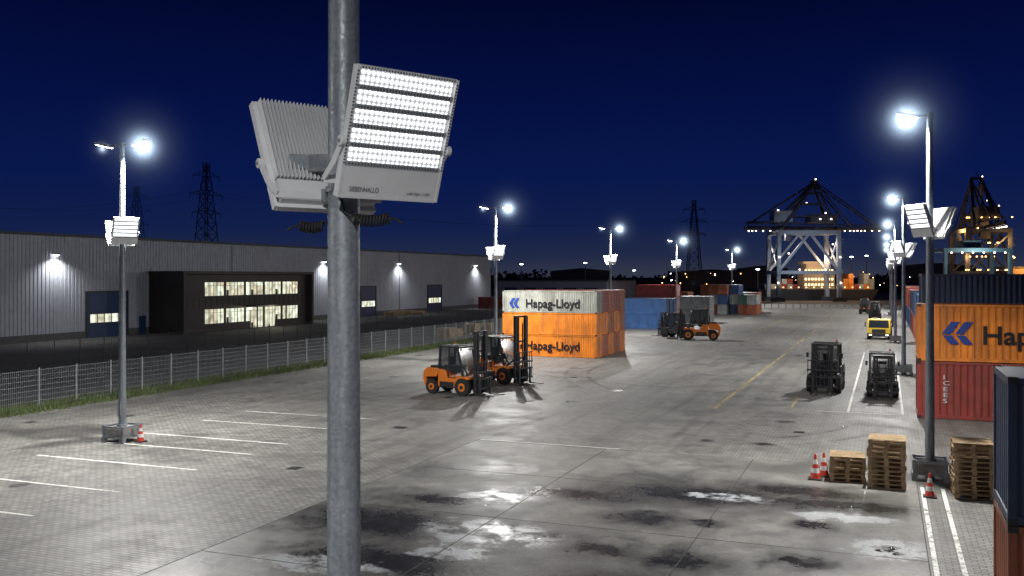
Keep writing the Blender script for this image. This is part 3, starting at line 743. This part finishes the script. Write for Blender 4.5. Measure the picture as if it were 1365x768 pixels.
# ---------------- cranes ----------------
def crane(x,y,rz,sc=1,fl=5000,legs=cranelight):
    e=empty('container_crane',(x,y,0),rz,sc); a=MB(); l=MB()
    for v in(-5,5):
        for u in(-8.7,8): l.beam((u,v,0),(u*.97,v,19.5),1.0,1.1)
        l.beam((-8.6,v,8),(8,v,8),.9); l.beam((-8.6,v,8.2),(0,v,18.8),.6); l.beam((8,v,8.2),(0,v,18.8),.6); l.beam((-8.8,v,18.9),(8.2,v,18.9),1.0)
        a.beam((-7,v*.6,20),(2.7,v*.25,33),.7); a.beam((8,v*.6,20),(2.7,v*.25,33),.6)
        a.beam((2.7,v*.25,33),(-15.5,v*.25,21.4),.3); a.beam((2.7,v*.25,33),(20.5,v*.25,20.4),.3); a.beam((2.7,v*.25,33),(-9,v*.25,21.4),.3); a.beam((2.7,v*.25,33),(13,v*.25,20.4),.3)
        a.beam((-16.3,v*.35,20.4),(21.3,v*.35,19.9),.55,.9); a.beam((-16.3,v*.35,22),(-1,v*.35,22),.25)
        for k in range(14): a.beam((-16+k*2.7,v*.35,20.4),(-16+k*2.7,v*.35,21.6),.12)
        a.beam((-16,v*.35,21.6),(21,v*.35,21.1),.14)
    for u in(-8.7,8):
        l.beam((u,-5,8),(u,5,8),.9); l.beam((u*.97,-5,18.9),(u*.97,5,18.9),.9); l.beam((u,-5,8),(u*.98,5,18),.4); l.beam((u,5,8),(u*.98,-5,18),.4)
        for k in range(9): l.beam((u-.9,-5.8,k*2.1),(u+.9,-5.8,k*2.1+1.9 if k%2 else k*2.1+.2),.12)
    for z in(23.5,27,30,33):
        f=(z-20)/13; a.beam((-7+9.7*f,-3+1.75*f,z),(8-5.3*f,-3+1.75*f,z),.3); a.beam((-7+9.7*f,3-1.75*f,z),(8-5.3*f,3-1.75*f,z),.3)
    l.box((-9,-2.5,22.0),(-4,2.5,25)); a.box((1,-2.6,21.7),(8.5,2.6,24)); a.box((-5.6,-1.2,16.8),(-4,1.2,19))
    a.box((2,-1.4,33),(3.4,1.4,33.6)); a.beam((2.7,0,33.5),(2.7,0,35.3),.12)
    for u in(-8.7,8):
        for v in(-5,5): a.box((u-1.8,v-.6,.0),(u+1.8,v+.6,1.2))
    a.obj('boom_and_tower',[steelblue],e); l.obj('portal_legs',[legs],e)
    g=MB(); random.seed(2)
    for u in(-16,-15,-14,-12,-10,-8,-5,-3,0,3,5,7,9,10.5,12,13,14,15,16,18,20): g.box((u-.14,-2.2,19.3),(u+.14,-2.0,19.55))
    for p in((2.7,-1.5,33.6),(-8,-2.6,25),(5,-2.8,24.2),(8,-5.7,12),(-8.5,-5.7,12),(0,-2,27),(-3,-5.6,8.6),(4,-5.6,8.6),(-6,-5.7,13),(6,-5.7,15.5),(-8.9,-5.9,5),(8.2,-5.9,5),(3.5,-2.9,22.5),(6.5,-2.9,22.5)): g.box((p[0]-.15,p[1]-.1,p[2]),(p[0]+.15,p[1]+.1,p[2]+.28))
    g.obj('boom_lamps',[emat('crane_lamp',(1,.8,.6),9)],e)
    if fl:
        light('crane_flood','SPOT',(-6,-1,19),fl,e,(-6,-6,0),.4,120,.7,(1,.82,.6)); light('crane_flood','SPOT',(5,-1,19),fl,e,(5,-6,0),.4,120,.7,(1,.82,.6))
    return e
def G(px,Z): return Z*(px-1180.3)*.0007397, Z*((px-682.5)*.0002929+.9298)
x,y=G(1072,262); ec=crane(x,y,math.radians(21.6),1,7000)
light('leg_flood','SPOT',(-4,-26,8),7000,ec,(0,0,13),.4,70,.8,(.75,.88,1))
x,y=G(1305,245); ec=crane(x,y,math.radians(100),.98,0,steelblue)
for (a_,b_,c_,p_) in((-3,7,19,1500),(-10,6,12,1400),(-11,-4,16,1200),(-9,0,5,1200)): light('crane_cab_light','POINT',(a_,b_,c_),p_,ec,radius=.3,color=(1,.5,.15))
g=MB(); random.seed(33)
for k in range(26):
    v=random.uniform(-5.5,5.5); z=random.choice((8.6,12,15.5,19.3,22)); g.box((-9.6,v,z),(-9.35,v+.28,z+.25))
g.obj('gangway_lamps',[emat('harbour_warm',(1,.5,.15),9)],ec)
x,y=G(1085,275); e=empty('moored_ship',(x,y,0),math.radians(21.6))
b=MB(); b.prism([(-16,0),(-18,3.2),(17,3.2),(15,0)],-5,5); b.obj('hull',[dark],e)
b=MB(); b.box((-4,-3,3.2),(5,3,7.5)); b.box((-3,-2.5,7.5),(4,2.5,10.5)); b.box((-4,-2.8,10.5),(5,2.8,11.2)); b.obj('superstructure',[pmat('ship_white',(.42,.36,.28),.5)],e)
b=MB()
for k in range(9):
    for z in(4.2,5.8,8.3): b.box((-3.6+k*.95,-3.06,z),(-3.1+k*.95,-3.01,z+.6))
for k in range(14): b.box((-15+k*2.2,-5.2,3.6),(-14.7+k*2.2,-5.1,3.9))
b.obj('deck_lights',[emat('deck_light',(1,.6,.25),4)],e)
b=MB(); random.seed(8)
for k in range(7):
    for j in range(random.randint(1,3)): b.box((6+k*1.5,-3,3.2+j*1.5),(7.4+k*1.5,2,4.65+j*1.5),random.randint(0,2))
for k in range(6):
    for j in range(random.randint(1,2)): b.box((-15+k*1.6,-3,3.2+j*1.5),(-13.5+k*1.6,2,4.65+j*1.5),random.randint(0,2))
b.obj('deck_cargo',[contmat('orange',CC['orange']),contmat('grey',CC['grey']),contmat('red',CC['red'])],e)
light('ship_light','POINT',(0,-9,12),1500,e,radius=.5,color=(1,.6,.3)); light('ship_light','POINT',(11,-8,9),1600,e,radius=.5,color=(1,.7,.45)); light('ship_light','POINT',(-11,-8,9),1600,e,radius=.5,color=(1,.65,.4))
x,y=G(1290,215); e=empty('gantry_crane',(x,y,0),math.radians(21.6)); b=MB(); tq=pmat('teal_steel',(.09,.19,.24),.5)
for v in(-4,4):
    b.beam((-7.5,v,12.8),(8,v,12.8),.9,.9)
    for u in(-7,7.5): b.beam((u,v,0),(u,v,12.5),.7)
for u in(-7,7.5): b.beam((u,-4,12.8),(u,4,12.8),.6); b.beam((u,-4,1.2),(u,4,1.2),.6)
b.box((-2,-2,13.3),(2,2,15)); b.obj('frame',[tq],e); light('gantry_light','POINT',(0,-8,11),2500,e,radius=.4,color=(.9,.9,.85))
b=MB()
for k in range(6): b.box((-6+k*2.4,-4.6,12.1),(-5.7+k*2.4,-4.5,12.35))
b.obj('lamps',[emat('crane_lamp',(1,.85,.65),9)],e)
# ---------------- pylons ----------------
pyl=pmat('pylon_steel',(.09,.1,.14),.7)
def pylon(x,y,h,rz=0,sc=1):
    b=MB(); n=11; wb=h*.09; wt=h*.03; wt_=.19*sc
    def c(i):
        f=i/n; z=h*f; wdt=wb+(wt-wb)*min(1,f*1.25)
        if f>.9: wdt*=.6
        return [(-wdt,-wdt,z),(wdt,-wdt,z),(wdt,wdt,z),(-wdt,wdt,z)]
    for i in range(n):
        A=c(i);B=c(i+1)
        for k in range(4): b.beam(A[k],B[k],wt_*1.3); b.beam(A[k],B[(k+1)%4],wt_*.7); b.beam(A[(k+1)%4],B[k],wt_*.7); b.beam(B[k],B[(k+1)%4],wt_*.7)
    for f,l in((.62,.13),(.76,.15),(.9,.12)):
        z=h*f
        for s in(-1,1): b.beam((0,0,z+h*.04),(s*h*l,0,z),wt_); b.beam((0,0,z-h*.005),(s*h*l,0,z),wt_); b.beam((s*h*l,0,z),(s*h*l,0,z-h*.04),wt_*.8)
        for s in(-1,1): b.beam((s*h*l*.5,0,z),(s*h*l*.5,0,z+h*.02),wt_*.6)
    o=b.obj('electricity_pylon',[pyl],None,(x,y,0)); o.rotation_euler[2]=rz
x,y=G(275,350); pylon(x,y,49,1.35); x,y=G(925,500); pylon(x,y,47,.4,1.3); x,y=G(182,620); pylon(x,y,66,1.3,.9)
b=MB()
pts=[G(-250,300),G(275,350),G(925,500),G(1400,700)]
for (p,q) in zip(pts[:-1],pts[1:]):
    for off in(-6,6):
        prev=None
        for i in range(17):
            f=i/16; z=38-10*4*f*(1-f)*.8; c_=(p[0]+(q[0]-p[0])*f+off*.5,p[1]+(q[1]-p[1])*f+off,z)
            if prev: b.beam(prev,c_,.06)
            prev=c_
b.obj('power_lines',[pyl])
# ---------------- distance ----------------
tm_=pmat('dark_foliage',(.03,.045,.03),.9,0,.5,.1)
b=MB(); random.seed(21)
for i in range(6000):
    px=random.uniform(560,1500); Z=random.uniform(390,470); x,y=G(px,Z)
    hmax=7.2+1.3*math.sin(px*.021)+.9*math.sin(px*.07+1)+random.uniform(-1,1); z=random.uniform(0,max(2,hmax))
    s=random.uniform(.6,1.5); v=[Vector((x,y,z))+Vector((random.uniform(-1,1),random.uniform(-1,1),random.uniform(-1,1)))*s for _ in range(4)]
    b.add(v,[(0,1,2),(0,2,3),(1,2,3)])
b.obj('distant_tree_line',[tm_])
random.seed(41)
for (px,wd_,h_) in((735,24,9),(900,30,8.5),(990,18,10),(1200,30,11)):
    x,y=G(px,375); e=empty('harbour_shed',(x,y,0),math.radians(21.6)); b=MB(); b.box((0,0,0),(wd_,10,h_)); b.obj('walls',[walld],e); b=MB(); b.prism([(-.4,h_),(wd_/2,h_+1.2),(wd_+.4,h_)],-.3,10.3); b.obj('roof',[roofm],e)
def small_mast(px,Z,h,mat):
    x,y=G(px,Z); e=empty('street_lamp',(x,y,0)); b=MB(); b.cyl((0,0,0),(0,0,h),.16,.1,8); b.obj('pole',[galv],e); b=MB(); b.box((-.5,-.25,h),(.5,.25,h+.2)); b.obj('lamp_head',[mat],e)
cool=emat('far_lamp',(.85,.93,1),20)
for px,Z,h in((695,330,11),(780,330,11.5),(845,360,9),(1010,300,9),(1135,300,13),(1155,330,14),(1350,260,12),(600,420,10)): small_mast(px,Z,h,cool if px!=1350 else sod)
b=MB(); random.seed(9)
for i in range(60):
    px=random.uniform(880,1400); x,y=G(px,random.uniform(350,370)); z=random.uniform(3,9); s=random.uniform(.12,.3); b.box((x,y,z),(x+s,y+s,z+s),random.choice((0,0,1)))
b.obj('harbour_lights',[emat('harbour_warm',(1,.5,.15),9),cool])
x,y=G(1350,250); e=empty('harbour_shed',(x,y,0),math.radians(21.6)); b=MB(); b.box((-2,0,0),(20,8,9)); b.obj('walls',[pmat('shed_wall',(.4,.3,.2),.7)],e); b=MB(); b.box((-2.3,-.3,9),(20.3,8.3,9.5)); b.obj('roof',[roofm],e); light('shed_light','POINT',(3,-4,10),2500,e,radius=.3,color=(1,.45,.12))
b=MB()
for i in range(60): b.box((-44+i*1.5,212,0),(-42.7+i*1.5,212.5,.9))
b.obj('quay_barrier',[conc])
# ---------------- camera ----------------
cam=bpy.data.cameras.new('camera'); co=mkobj('camera',cam,None,(0,0,7),(math.pi/2,0,math.atan(498/1257)))
cam.sensor_width=36; cam.lens=1257/1365*36; cam.shift_y=-16/1365; cam.clip_end=8000; cam.clip_start=.05
scene.camera=co
scene.view_settings.view_transform='Standard'; scene.view_settings.look='None'; scene.view_settings.exposure=0
